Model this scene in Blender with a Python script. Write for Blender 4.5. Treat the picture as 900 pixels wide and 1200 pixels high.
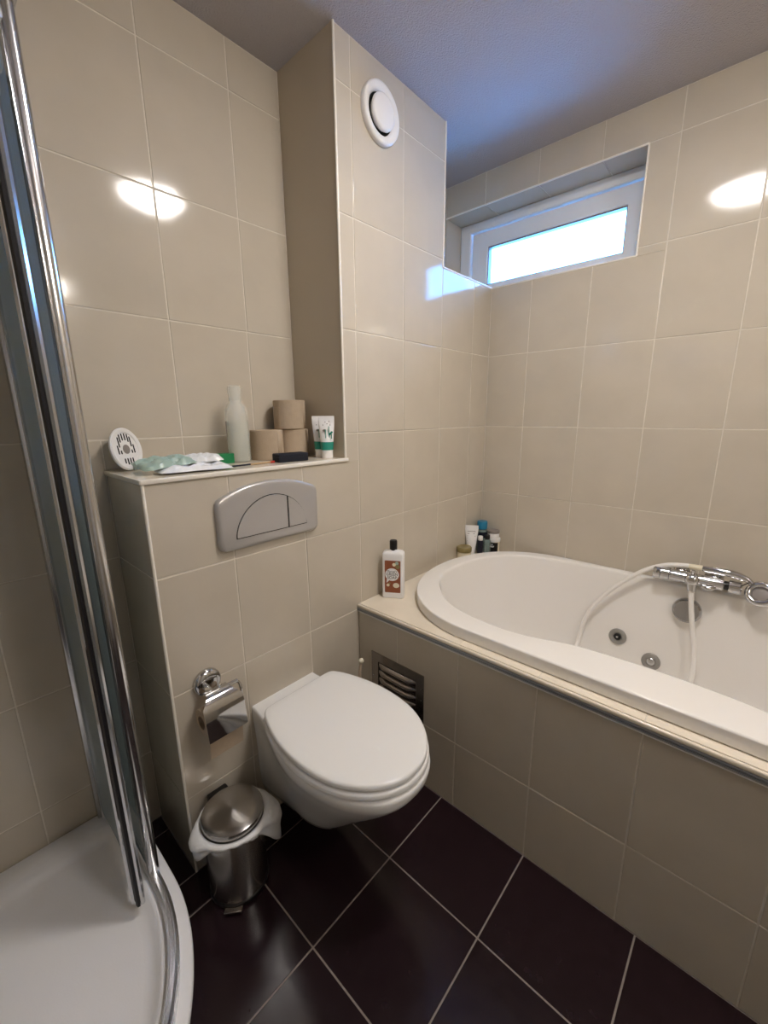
import bpy, bmesh, math, random
from mathutils import Vector, Matrix
random.seed(7)
for o in list(bpy.data.objects): bpy.data.objects.remove(o, do_unlink=True)
scene = bpy.context.scene
C = scene.collection
PI = math.pi
# ------------------------------------------------------------------ camera
def cam_axes(yaw, pitch, roll):
    y, p, r = map(math.radians, (yaw, pitch, roll))
    f = Vector((-math.sin(y)*math.cos(p), math.cos(y)*math.cos(p), math.sin(p)))
    r0 = Vector((math.cos(y), math.sin(y), 0)); u0 = r0.cross(f)
    return math.cos(r)*r0+math.sin(r)*u0, -math.sin(r)*r0+math.cos(r)*u0, f
cd = bpy.data.cameras.new('camera'); cam = bpy.data.objects.new('camera', cd); C.objects.link(cam)
cd.sensor_fit = 'HORIZONTAL'; cd.sensor_width = 36; cd.lens = 486.996/900*36; cd.clip_start = .02
R_, U_, F_ = cam_axes(-47.7823, -13.1485, -.5112)
cam.matrix_world = Matrix(((R_.x, U_.x, -F_.x, -.33144), (R_.y, U_.y, -F_.y, -1.06633), (R_.z, U_.z, -F_.z, 1.31867), (0, 0, 0, 1)))
scene.camera = cam
# ------------------------------------------------------------------ world, exposure
w = bpy.data.worlds.new('sky'); scene.world = w; w.use_nodes = True
bg = w.node_tree.nodes['Background']; bg.inputs[0].default_value = (.11, .39, 1, 1); bg.inputs[1].default_value = 7.5
vs = scene.view_settings; vs.view_transform = 'Standard'; vs.look = 'None'; vs.gamma = 1; vs.use_curve_mapping = False; vs.exposure = 2.0
LAMP_STRENGTH = 18.5
LAMP_COLOR = (1, .95, .91)
# ------------------------------------------------------------------ materials
def srgb(r, g, b):
    f = lambda c: ((c/255+.055)/1.055)**2.4 if c > 10 else c/255/12.92
    return (f(r), f(g), f(b), 1)
def mat(name, col, rough=.5, metal=0, var=0, vscale=20, bump=0, bscale=60, rnd=0, coat=0, trans=0, ior=1.45, emis=0, spec=.5, aniso=0, sss=0, rvar=0, detail=3):
    m = bpy.data.materials.new(name); m.use_nodes = True; nt = m.node_tree; b = nt.nodes['Principled BSDF']
    I = b.inputs
    I['Base Color'].default_value = col; I['Roughness'].default_value = rough; I['Metallic'].default_value = metal
    I['Coat Weight'].default_value = coat; I['Coat Roughness'].default_value = .06
    I['Transmission Weight'].default_value = trans; I['IOR'].default_value = ior; I['Specular IOR Level'].default_value = spec
    I['Anisotropic'].default_value = aniso
    if sss: I['Subsurface Weight'].default_value = sss; I['Subsurface Radius'].default_value = (.01, .008, .006)
    tc = nt.nodes.new('ShaderNodeTexCoord')
    if var or rnd:
        n = nt.nodes.new('ShaderNodeTexNoise'); n.inputs['Scale'].default_value = vscale; n.inputs['Detail'].default_value = 5
        mp = nt.nodes.new('ShaderNodeMapping'); nt.links.new(tc.outputs['Object'], mp.inputs[0]); nt.links.new(mp.outputs[0], n.inputs['Vector'])
        oi = nt.nodes.new('ShaderNodeObjectInfo')
        cx = nt.nodes.new('ShaderNodeCombineXYZ')
        ml = nt.nodes.new('ShaderNodeMath'); ml.operation = 'MULTIPLY'; ml.inputs[1].default_value = 37
        nt.links.new(oi.outputs['Random'], ml.inputs[0]); nt.links.new(ml.outputs[0], cx.inputs[0]); nt.links.new(ml.outputs[0], cx.inputs[1]); nt.links.new(cx.outputs[0], mp.inputs['Location'])
        r = nt.nodes.new('ShaderNodeMapRange'); r.inputs['From Min'].default_value = .3; r.inputs['From Max'].default_value = .7
        r.inputs['To Min'].default_value = 1-var; r.inputs['To Max'].default_value = 1+var
        nt.links.new(n.outputs['Fac'], r.inputs['Value'])
        r2 = nt.nodes.new('ShaderNodeMapRange'); r2.inputs['To Min'].default_value = 1-rnd; r2.inputs['To Max'].default_value = 1+rnd
        nt.links.new(oi.outputs['Random'], r2.inputs['Value'])
        mm = nt.nodes.new('ShaderNodeMath'); mm.operation = 'MULTIPLY'; nt.links.new(r.outputs[0], mm.inputs[0]); nt.links.new(r2.outputs[0], mm.inputs[1])
        vm = nt.nodes.new('ShaderNodeVectorMath'); vm.operation = 'SCALE'; vm.inputs[0].default_value = col[:3]
        nt.links.new(mm.outputs[0], vm.inputs['Scale']); nt.links.new(vm.outputs[0], I['Base Color'])
        if rvar:
            r3 = nt.nodes.new('ShaderNodeMapRange'); r3.inputs['From Min'].default_value = .3; r3.inputs['From Max'].default_value = .7
            r3.inputs['To Min'].default_value = rough-rvar; r3.inputs['To Max'].default_value = rough+rvar
            nt.links.new(n.outputs['Fac'], r3.inputs['Value']); nt.links.new(r3.outputs[0], I['Roughness'])
    if bump:
        n2 = nt.nodes.new('ShaderNodeTexNoise'); n2.inputs['Scale'].default_value = bscale; n2.inputs['Detail'].default_value = detail
        nt.links.new(tc.outputs['Object'], n2.inputs['Vector'])
        bp = nt.nodes.new('ShaderNodeBump'); bp.inputs['Strength'].default_value = 1; bp.inputs['Distance'].default_value = bump
        nt.links.new(n2.outputs['Fac'], bp.inputs['Height']); nt.links.new(bp.outputs[0], I['Normal'])
    if emis:
        I['Emission Color'].default_value = col; I['Emission Strength'].default_value = emis
    return m
def glass_mat(name, tint, refl=1.5, rough=.02, film=0):
    m = bpy.data.materials.new(name); m.use_nodes = True; nt = m.node_tree; nt.nodes.clear()
    o = nt.nodes.new('ShaderNodeOutputMaterial'); mx = nt.nodes.new('ShaderNodeMixShader')
    t = nt.nodes.new('ShaderNodeBsdfTransparent'); t.inputs[0].default_value = tint
    g = nt.nodes.new('ShaderNodeBsdfGlossy'); g.inputs['Roughness'].default_value = rough
    f = nt.nodes.new('ShaderNodeFresnel'); f.inputs[0].default_value = refl
    nt.links.new(f.outputs[0], mx.inputs[0]); nt.links.new(t.outputs[0], mx.inputs[1]); nt.links.new(g.outputs[0], mx.inputs[2]); nt.links.new(mx.outputs[0], o.inputs[0])
    if film:    # pale diffuse and translucent layer mixed over the clear glass
        d = nt.nodes.new('ShaderNodeBsdfDiffuse'); d.inputs[0].default_value = (.64, .73, .77, 1); m2 = nt.nodes.new('ShaderNodeMixShader'); m2.inputs[0].default_value = film
        nt.links.new(mx.outputs[0], m2.inputs[1]); tl = nt.nodes.new('ShaderNodeBsdfTranslucent'); tl.inputs[0].default_value = d.inputs[0].default_value; m3 = nt.nodes.new('ShaderNodeMixShader'); nt.links.new(d.outputs[0], m3.inputs[1]); nt.links.new(tl.outputs[0], m3.inputs[2]); nt.links.new(m3.outputs[0], m2.inputs[2]); nt.links.new(m2.outputs[0], o.inputs[0])
    return m
def milky_mat(name, col, alpha, rough):
    m = mat(name, col, rough); b = m.node_tree.nodes['Principled BSDF']; b.inputs['Alpha'].default_value = alpha; return m
M = dict(
 tile=mat('cream_glazed_tile', srgb(197, 187, 170), .09, var=.035, vscale=7, bump=.0006, bscale=9, rnd=.018, detail=1, spec=.5),
 grout=mat('cream_grout', srgb(216, 208, 194), .8, var=.06, vscale=40),
 floortile=mat('aubergine_floor_tile', srgb(34, 20, 25), .2, var=.12, vscale=30, bump=.0004, bscale=14, rnd=.05, rvar=.03),
 floorgrout=mat('grey_floor_grout', srgb(140, 130, 122), .85, var=.1, vscale=40),
 ceiling=mat('stippled_ceiling_paint', srgb(190, 184, 186), .9, bump=.004, bscale=230, detail=2),
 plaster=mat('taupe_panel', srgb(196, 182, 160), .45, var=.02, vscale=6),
 pvc=mat('white_window_plastic', srgb(238, 240, 242), .3),
 ceramic=mat('white_ceramic', srgb(238, 237, 234), .07, spec=.5),
 seat=mat('white_seat_plastic', srgb(238, 237, 234), .18),
 acrylic=mat('white_bath_acrylic', srgb(240, 236, 230), .1),
 tray=mat('white_tray_acrylic', srgb(246, 246, 248), .35, bump=.0002, bscale=400),
 trim=mat('white_tile_trim', srgb(238, 231, 218), .25),
 ledge=mat('pale_marble_ledge_tile', srgb(234, 223, 204), .1, var=.05, vscale=8, rnd=.02),
 chrome=mat('chrome', (.60, .60, .61, 1), .06, 1),
 alu=mat('polished_aluminium', (.62, .63, .65, 1), .2, 1),
 brightalu=mat('bright_satin_aluminium', (.72, .72, .73, 1), .16, 1),
 greychrome=mat('grey_chrome', (.40, .40, .41, 1), .12, 1),
 jetgrey=mat('grey_jet_metal', (.36, .35, .33, 1), .3, .5),
 alutrim=mat('grey_aluminium_trim', (.36, .37, .39, 1), .3, .5),
 satin=mat('satin_silver_plastic', srgb(184, 180, 176), .3, .35, bump=.00005, bscale=900),
 steel=mat('brushed_steel', (.46, .44, .42, 1), .24, 1, aniso=.75),
 darksteel=mat('dark_steel', (.36, .33, .31, 1), .2, 1),
 black=mat('black_plastic', srgb(16, 15, 17), .35),
 dark=mat('dark_gap', srgb(10, 9, 9), .9),
 rubber=mat('black_rubber', srgb(22, 21, 26), .5),
 white=mat('white_plastic', srgb(238, 236, 234), .3),
 bag=mat('white_bin_liner', srgb(238, 238, 238), .35, bump=.003, bscale=55),
 kraft=mat('kraft_toilet_paper', srgb(182, 163, 140), .95, var=.03, vscale=60, bump=.0008, bscale=260),
 kraftcore=mat('kraft_core', srgb(146, 124, 102), .95),
 hose=mat('white_hose', srgb(242, 238, 232), .3),
 brown=mat('label_brown', srgb(142, 80, 50), .5),
 cream=mat('cream_plastic', srgb(232, 222, 196), .35),
 olive=mat('olive_gold_lid', srgb(142, 128, 84), .35, .2),
 blue=mat('blue_cap', srgb(36, 124, 158), .35),
 navy=mat('navy_plastic', srgb(20, 24, 42), .4),
 navyfabric=mat('navy_cloth', srgb(22, 24, 36), .8, bump=.0006, bscale=500),
 green=mat('green_card', srgb(22, 122, 72), .45),
 sage=mat('sage_film', srgb(160, 182, 170), .3),
 film=mat('white_film', srgb(236, 238, 240), .25, bump=.004, bscale=40),
 teal=mat('teal_print', srgb(40, 140, 122), .4),
 greyp=mat('grey_plastic', srgb(140, 132, 126), .4),
 frosted=milky_mat('frosted_plastic', srgb(238, 240, 234), .30, .25),
 liquid=milky_mat('pale_liquid', srgb(216, 218, 204), .50, .25),
 clearblue=milky_mat('clear_green_plastic', srgb(150, 170, 165), .5, .15),
 red=mat('red_paint', srgb(190, 60, 48), .4),
 wood=mat('beech_stick', srgb(190, 160, 120), .6),
 brush=mat('beige_handle', srgb(190, 170, 148), .4),
 door=mat('white_door_paint', srgb(225, 222, 216), .4),
 glass=glass_mat('shower_glass', (.93, .97, .96, 1), film=.28),
 doorglass=glass_mat('cloudy_shower_glass', (.93, .97, .96, 1), film=.42),
 pane=glass_mat('window_glass', (.97, .98, .99, 1)),
)
lampm = bpy.data.materials.new('lamp_diffuser'); lampm.use_nodes = True
_b = lampm.node_tree.nodes['Principled BSDF']; _b.inputs['Base Color'].default_value = (.9, .9, .88, 1)
_b.inputs['Emission Color'].default_value = LAMP_COLOR+(1,); _b.inputs['Emission Strength'].default_value = LAMP_STRENGTH
M['lamp'] = lampm
M['tubelamp'] = lampm.copy(); M['tubelamp'].node_tree.nodes['Principled BSDF'].inputs['Emission Strength'].default_value = 19
_nt = M['steel'].node_tree; _t = _nt.nodes.new('ShaderNodeTangent'); _t.direction_type = 'RADIAL'; _t.axis = 'Z'; _nt.links.new(_t.outputs[0], _nt.nodes['Principled BSDF'].inputs['Tangent']); _nt.nodes['Principled BSDF'].inputs['Anisotropic Rotation'].default_value = .25
# ------------------------------------------------------------------ helpers
def new(name, me, m=None, parent=None, loc=(0, 0, 0), rot=(0, 0, 0)):
    o = bpy.data.objects.new(name, me); C.objects.link(o)
    if m is not None and me is not None and not me.materials: me.materials.append(M[m] if isinstance(m, str) else m)
    o.parent = parent; o.location = loc; o.rotation_euler = rot
    return o
def obj(name, bm, m, parent=None, loc=(0, 0, 0), rot=(0, 0, 0), smooth=None):
    bmesh.ops.recalc_face_normals(bm, faces=bm.faces)
    me = bpy.data.meshes.new(name); bm.to_mesh(me); bm.free()
    if smooth is not None:
        for p in me.polygons: p.use_smooth = True
        me.set_sharp_from_angle(angle=math.radians(smooth))
    return new(name, me, m, parent, loc, rot)
def tag(o, label, cat, group=None, kind=None):
    o['label'] = label; o['category'] = cat
    if group: o['group'] = group
    if kind: o['kind'] = kind
    return o
def thing(name, label, cat, loc=(0, 0, 0), rotz=0, group=None):
    o = bpy.data.objects.new(name, None); C.objects.link(o); o.empty_display_size = .05
    o.location = loc; o.rotation_euler = (0, 0, rotz); return tag(o, label, cat, group)
def B(): return bmesh.new()
def box(bm, x0, x1, y0, y1, z0, z1, bev=0, seg=2):
    vs_ = [bm.verts.new(p) for p in ((x0, y0, z0), (x1, y0, z0), (x1, y1, z0), (x0, y1, z0), (x0, y0, z1), (x1, y0, z1), (x1, y1, z1), (x0, y1, z1))]
    fs = [bm.faces.new([vs_[i] for i in q]) for q in ((3, 2, 1, 0), (4, 5, 6, 7), (0, 1, 5, 4), (1, 2, 6, 5), (2, 3, 7, 6), (3, 0, 4, 7))]
    if bev:
        es = list({e for f in fs for e in f.edges})
        bmesh.ops.bevel(bm, geom=es, offset=bev, segments=seg, profile=.5, affect='EDGES')
    return bm
def rings(bm, rs, cap0=True, cap1=True, closed=True):
    V = [[bm.verts.new(p) for p in r] for r in rs]; n = len(V[0])
    for a, b in zip(V, V[1:]):
        for i in range(n if closed else n-1):
            j = (i+1) % n
            bm.faces.new((a[i], a[j], b[j], b[i]))
    if cap0: bm.faces.new(V[0][::-1])
    if cap1: bm.faces.new(V[-1])
    return V
def lathe(bm, prof, n=32, mtx=None, cap0=True, cap1=True):
    rs = []
    for r, z in prof:
        ring = [Vector((max(r, 1e-5)*math.cos(2*PI*i/n), max(r, 1e-5)*math.sin(2*PI*i/n), z)) for i in range(n)]
        if mtx: ring = [mtx @ p for p in ring]
        rs.append(ring)
    rings(bm, rs, cap0, cap1); return bm
def aim(p, d):
    return Matrix.Translation(Vector(p)) @ Vector(d).to_track_quat('Z', 'Y').to_matrix().to_4x4()
def cyl(bm, a, b, r, n=24, bev=.0, r2=None):
    a = Vector(a); d = Vector(b)-a; L = d.length; r2 = r if r2 is None else r2
    pr = [(r-bev, 0), (r, bev), (r2, L-bev), (r2-bev, L)] if bev else [(r, 0), (r2, L)]
    return lathe(bm, pr, n, aim(a, d))
def catmull(pts, sub=8, closed=False):
    P = [Vector(p) for p in pts]; n = len(P); out = []
    rng = range(n) if closed else range(n-1)
    for i in rng:
        if closed: p0, p1, p2, p3 = P[(i-1) % n], P[i], P[(i+1) % n], P[(i+2) % n]
        else: p0, p1, p2, p3 = P[max(i-1, 0)], P[i], P[i+1], P[min(i+2, n-1)]
        for k in range(sub):
            t = k/sub
            out.append(.5*((2*p1)+(p2-p0)*t+(2*p0-5*p1+4*p2-p3)*t*t+(-p0+3*p1-3*p2+p3)*t**3))
    if not closed: out.append(P[-1].copy())
    return out
def tube(bm, path, r, n=12, cap=True):
    path = [Vector(p) for p in path]; rs = []; up = None
    for i, p in enumerate(path):
        d = (path[min(i+1, len(path)-1)]-path[max(i-1, 0)]).normalized()
        if up is None:
            up = Vector((0, 0, 1)) if abs(d.z) < .9 else Vector((1, 0, 0))
        a = d.cross(up).normalized(); up = a.cross(d).normalized()
        rr = r(i/(len(path)-1)) if callable(r) else r
        rs.append([p+rr*(math.cos(2*PI*k/n)*a+math.sin(2*PI*k/n)*up) for k in range(n)])
    rings(bm, rs, cap, cap); return bm
def sweep(bm, path, section):       # section: (offset sideways, z) for a level path
    path = [Vector(p) for p in path]; rs = []
    for i, p in enumerate(path):
        d = (path[min(i+1, len(path)-1)]-path[max(i-1, 0)]); d.z = 0; d.normalize(); s = Vector((d.y, -d.x, 0))
        rs.append([p+s*u+Vector((0, 0, v)) for u, v in section])
    rings(bm, rs); return bm
def prism(bm, pts, y0, y1, plane='xz', bev=0):
    f = {'xz': lambda p, t: (p[0], t, p[1]), 'xy': lambda p, t: (p[0], p[1], t), 'yz': lambda p, t: (t, p[0], p[1])}[plane]
    a = [bm.verts.new(f(p, y0)) for p in pts]; b = [bm.verts.new(f(p, y1)) for p in pts]; n = len(pts)
    bm.faces.new(a[::-1]); top = bm.faces.new(b)
    for i in range(n): bm.faces.new((a[i], a[(i+1) % n], b[(i+1) % n], b[i]))
    if bev: bmesh.ops.bevel(bm, geom=list(top.edges), offset=bev, segments=3, profile=.5, affect='EDGES')
    return bm
def rrect(w, h, r, n=6, cx=0, cy=0):
    out = []
    for sx, sy, a0 in ((1, 1, 0), (-1, 1, 90), (-1, -1, 180), (1, -1, 270)):
        for k in range(n+1):
            a = math.radians(a0+90*k/n); out.append((cx+sx*(w/2-r)+r*math.cos(a), cy+sy*(h/2-r)+r*math.sin(a)))
    return out
def text(name, s, size, m, parent, loc, rot, sx=1):
    cu = bpy.data.curves.new(name, 'FONT'); cu.body = s; cu.size = size; cu.align_x = 'CENTER'; cu.align_y = 'CENTER'; cu.extrude = .0001
    t = bpy.data.objects.new(name+'_src', cu); C.objects.link(t)
    dg = bpy.context.evaluated_depsgraph_get(); me = bpy.data.meshes.new_from_object(t.evaluated_get(dg))
    bpy.data.objects.remove(t, do_unlink=True); bpy.data.curves.remove(cu)
    me.name = name; me.materials.clear(); o = new(name, me, m, parent, loc, rot); o.scale = (sx, 1, 1); return o
# ------------------------------------------------------------------ tiles
TILES = {}
def tile_mesh(a, b, m, t=.0014, bev=.0011):
    k = (round(a, 4), round(b, 4), m)
    if k not in TILES:
        bm = B(); rs = []
        for i, z in ((0, 0), (0, t-bev), (bev*.35, t-bev*.35), (bev, t)):
            rs.append([(-a/2+i, -b/2+i, z), (a/2-i, -b/2+i, z), (a/2-i, b/2-i, z), (-a/2+i, b/2-i, z)])
        rings(bm, rs); me = bpy.data.meshes.new('tile'); bm.to_mesh(me); bm.free(); me.materials.append(M[m]); TILES[k] = me
    return TILES[k]
def tiles(parent, org, U, V, us, vs_, m, gap=.0038, keep=None, tilt=.12, t=.0014):
    """tiles over the grid us x vs_ on the plane org + u U + v V (the glazed face lies in that plane)"""
    U = Vector(U); V = Vector(V); N = U.cross(V); org = Vector(org)
    Rm = Matrix((U, V, N)).transposed().to_4x4()
    for u0, u1 in zip(us, us[1:]):
        for v0, v1 in zip(vs_, vs_[1:]):
            r = (u0, u1, v0, v1)
            if keep:
                r = keep(*r)
                if r is None: continue
            for q in (r if isinstance(r, list) else [r]):
                a, b = q[1]-q[0]-gap, q[3]-q[2]-gap
                if a < .006 or b < .006: continue
                o = new('tile', tile_mesh(a, b, m), None, parent)
                j = Matrix.Rotation(math.radians(random.gauss(0, tilt)), 4, 'X') @ Matrix.Rotation(math.radians(random.gauss(0, tilt)), 4, 'Y')
                o.matrix_local = Matrix.Translation(org+U*(q[0]+q[1])/2+V*(q[2]+q[3])/2-N*t) @ Rm @ j
def struct(name, bm, m, label, cat):
    return tag(obj(name, bm, m), label, cat, kind='structure')
def seq(o, w, a, b):
    k = math.ceil((a-o)/w-1e-6); out = [a]
    while o+k*w < b-1e-4:
        if o+k*w > a+1e-4: out.append(o+k*w)
        k += 1
    return out+[b]
# ------------------------------------------------------------------ dimensions
W = 1.618; D = .268; ZC = 2.394; ZL = 1.175; XP = .647; XR = 1.2126; ZS = 1.898; ZT = 2.2625; YR = -.6026
XL = -.98; YF = -1.95; XB = .6913; ZDK = .615; TH = .0014
ZR = [0, .2582, .5916, .9249, 1.2582, 1.5916, 1.9249, ZT, ZC]
# floor
bm = B(); box(bm, XL-.15, W+.3, YF-.15, D+.15, -.12, -TH)
floor = struct('floor', bm, 'floorgrout', 'dark aubergine tiled bathroom floor with pale grout lines', 'floor')
def kf(u0, u1, v0, v1):
    if u0 >= XB: return None
    return (u0, min(u1, XB), v0, v1)
def kf2(u0, u1, v0, v1):
    r = kf(u0, u1, v0, v1)
    if r is None: return None
    if v1 > 0 and r[1] > 0 and v0 >= -1e-6: # behind the cistern boxing
        if r[0] >= 0: return None
        r = (r[0], 0, r[2], r[3])
    return r
tiles(floor, (0, 0, 0), (1, 0, 0), (0, 1, 0), seq(.117, .2961, XL, XB), sorted(set(seq(-.4017, .3014, YF, 0)+seq(-.4017, .3014, 0, D))), 'floortile', .0042, kf2, .05)
# ceiling
bm = B(); box(bm, XL-.15, W, YF-.15, D+.15, ZC, ZC+.1)
struct('ceiling', bm, 'ceiling', 'grey-white stippled ceiling above the whole bathroom', 'ceiling')
# wall behind the cistern ledge and shower
bm = B(); box(bm, XL-.15, W, D+TH, D+.15, 0, ZC)
wb = struct('wall_back', bm, 'grout', 'cream tiled wall behind the cistern ledge and shower', 'wall')
xs = seq(.217, .25, XL, XP)
def kb(u0, u1, v0, v1):
    if u0 >= -1e-6 and v1 <= ZL: return None
    if u1 > 0 and u0 < 0 and v1 <= ZL: return (u0, 0, v0, v1)
    if u1 > 0 and v0 < ZL < v1:
        if u0 < 0: return [(u0, 0, v0, v1), (0, u1, ZL, v1)]
        return (u0, u1, ZL, v1)
    return (u0, u1, v0, v1)
tiles(wb, (0, D, 0), (1, 0, 0), (0, 0, 1), xs, ZR, 'tile', keep=kb)
tiles(wb, (0, D, 0), (1, 0, 0), (0, 0, 1), [XR, XR+.25, W], [ZS, 2.1, ZC], 'tile')
# toilet wall : cistern boxing, pillar, half height part by the window
bm = B()
box(bm, TH, XP, TH, D, 0, ZL-.012); box(bm, XP+TH, XR-TH, TH, D, 0, ZC); box(bm, XR-TH, W, TH, D, 0, ZS-TH)
wt = struct('wall_toilet', bm, 'grout', 'cream tiled boxed-in wall carrying the toilet, with a pillar and low ledge', 'wall')
xa = [0]+[.2126+.25*k for k in range(6)]+[W]
def ka(u0, u1, v0, v1):
    out = []
    for a, b, top in ((0, XP, ZL-.012), (XP, XR, ZC), (XR, W, ZS)):
        p, q = max(u0, a), min(u1, b)
        if q-p > .01 and v0 < top-.005: out.append((p, q, v0, min(v1, top)))
    if len(out) == 2 and abs(out[0][3]-out[1][3]) > 1e-6 and abs(out[0][1]-XP) < 1e-6: out = [(out[0][0], out[1][1], v0, out[0][3]), (XP, out[1][1], out[0][3]-.0038, out[1][3])]
    if len(out) == 2 and abs(out[0][3]-out[1][3]) < 1e-6: out = [(out[0][0], out[1][1], v0, out[0][3])]
    return out or None
tiles(wt, (0, 0, 0), (1, 0, 0), (0, 0, 1), xa, ZR, 'tile', keep=ka)
tiles(wt, (0, D, 0), (0, -1, 0), (0, 0, 1), [0, D], [z for z in ZR if z < ZL]+[ZL-.012], 'tile')
tiles(wt, (XR, 0, 0), (0, 1, 0), (0, 0, 1), [0, D], [ZS, ZT, ZC], 'tile')
tiles(wt, (0, 0, ZS), (1, 0, 0), (0, 1, 0), [XR, XR+.25, W], [0, D], 'tile')
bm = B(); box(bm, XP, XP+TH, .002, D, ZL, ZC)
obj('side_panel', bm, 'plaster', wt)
# tile trims : boxing corner, pillar edge, half wall edge
for p0, p1 in (((.001, .001, 0), (.001, .001, ZL-.012)), ((XP+.002, .001, ZL), (XP+.002, .001, ZC)), ((XR+.002, .001, ZS), (W-.004, .001, ZS)), ((XR, .001, ZS), (XR, .001, ZC))):
    bm = B(); cyl(bm, p0, p1, .0042, 10); obj('edge_trim', bm, 'trim', wt, smooth=40)
# ledge tiles with a nosing
for a, b in ((0, .2126), (.2126, .4626), (.4626, XP)):
    bm = B(); box(bm, a+.001, b-.001, 0, D-.001, ZL-.012, ZL, .0015, 1); obj('ledge_tile', bm, 'ledge', wt)
bm = B(); box(bm, -.004, XP+.012, -.006, .003, ZL-.012, ZL+.0005, .003, 2); obj('ledge_nosing', bm, 'trim', wt, smooth=40)
bm = B(); box(bm, -.006, .002, -.004, D-.001, ZL-.012, ZL+.0005, .003, 2); obj('ledge_nosing', bm, 'trim', wt, smooth=40)
# window wall
bm = B()
box(bm, W+TH, W+.3, YF-.15, D+.15, 0, ZS-TH); box(bm, W+TH, W+.3, YF-.15, D+.15, ZT+TH, ZC+.1); box(bm, W+TH, W+.3, YF-.15, YR-TH, ZS-TH, ZT+TH); box(bm, W+.0022, W+.3, D+TH, D+.15, ZS-TH, ZT+TH)
wr = struct('wall_right', bm, 'grout', 'cream tiled wall with the small window, above the bath', 'wall')
yb = sorted(set([-v for v in seq(.1966-.25, .2508, -D, 1.95)]))
def kw(u0, u1, v0, v1):     # u = -y
    out = []
    for a, b, c, d in ((0, 1.95, 0, ZS), (-YR, 1.95, ZS, ZT), (-D, 1.95, ZT, ZC)):
        p, q, r, s = max(u0, a), min(u1, b), max(v0, c), min(v1, d)
        if q-p > .004 and s-r > .004: out.append((p, q, r, s))
    if len(out) > 1 and abs(out[1][2]-ZS) < 1e-6 and out[1][0] > out[0][0]+1e-6: out[1] = (out[1][0], out[1][1], ZS-.0038, out[1][3])
    i = 0
    while i < len(out)-1:
        A, Bq = out[i], out[i+1]
        if abs(A[0]-Bq[0]) < 1e-6 and abs(A[1]-Bq[1]) < 1e-6 and abs(A[3]-Bq[2]) < 1e-6: out[i] = (A[0], A[1], A[2], Bq[3]); out.pop(i+1)
        else: i += 1
    return out or None
tiles(wr, (W, 0, 0), (0, -1, 0), (0, 0, 1), [-v for v in yb[::-1]], ZR, 'tile', keep=kw)
ys = [-v for v in yb[::-1] if -v < -YR-.01]+[-YR]
tiles(wr, (W, 0, ZT), (0, -1, 0), (1, 0, 0), ys, [0, .138], 'tile')
tiles(wr, (W, 0, ZS), (1, 0, 0), (0, 1, 0), [0, .138], [-v for v in ys[::-1]], 'tile')
tiles(wr, (W, YR, 0), (1, 0, 0), (0, 0, -1), [0, .138], [-ZT, -ZS], 'tile')
tiles(wr, (W+.138, D, 0), (-1, 0, 0), (0, 0, 1), [0, .136], [ZS, ZT], 'tile')
for p0, p1 in (((W+.001, D, ZT), (W+.001, YR, ZT)), ((W+.001, YR, ZT), (W+.001, YR, ZS)), ((W+.001, 0, ZS), (W+.001, YR, ZS))):
    bm = B(); cyl(bm, p0, p1, .0038, 10); obj('edge_trim', bm, 'trim', wr, smooth=40)
# walls out of view: shower side and behind the camera
bm = B(); box(bm, XL-.15, XL-TH, YF-.15, D+TH, 0, ZC)
wl = struct('wall_left', bm, 'grout', 'cream tiled wall on the far side of the shower', 'wall')
tiles(wl, (XL, 0, 0), (0, 1, 0), (0, 0, 1), seq(.018, .25, YF, D), ZR, 'tile')
bm = B(); box(bm, XL, W, YF-.15, YF-TH, 0, ZC)
wf = struct('wall_front', bm, 'grout', 'cream tiled wall opposite the toilet, with the door', 'wall')
def kd(u0, u1, v0, v1):     # u = -x ; door opening x -.72..0.13
    a, b = -.13, .72
    if v0 >= 2.09 or u1 <= a or u0 >= b: return (u0, u1, v0, v1)
    out = []
    if u0 < a: out.append((u0, a, v0, v1))
    if u1 > b: out.append((b, u1, v0, v1))
    if v1 > 2.09: out.append((max(u0, a), min(u1, b), 2.09, v1))
    return out or None
tiles(wf, (0, YF, 0), (-1, 0, 0), (0, 0, 1), seq(.05, .25, -W, -XL), ZR, 'tile', keep=kd)
bm = B(); box(bm, -.66, .07, YF, YF+.035, .005, 2.03, .002)
d1 = struct('door_1', bm, 'door', 'white flush bathroom door in the wall opposite the toilet', 'door')
bm = B(); box(bm, -.72, -.665, YF, YF+.05, 0, 2.09); box(bm, .075, .13, YF, YF+.05, 0, 2.09); box(bm, -.665, .075, YF, YF+.05, 2.035, 2.09); obj('door_frame', bm, 'door', d1)
bm = B(); cyl(bm, (0, YF+.035, 1.05), (0, YF+.085, 1.05), .01); tube(bm, [(0, YF+.085, 1.05), (-.12, YF+.085, 1.05)], .009); obj('door_handle', bm, 'alu', d1, smooth=40)
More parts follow.
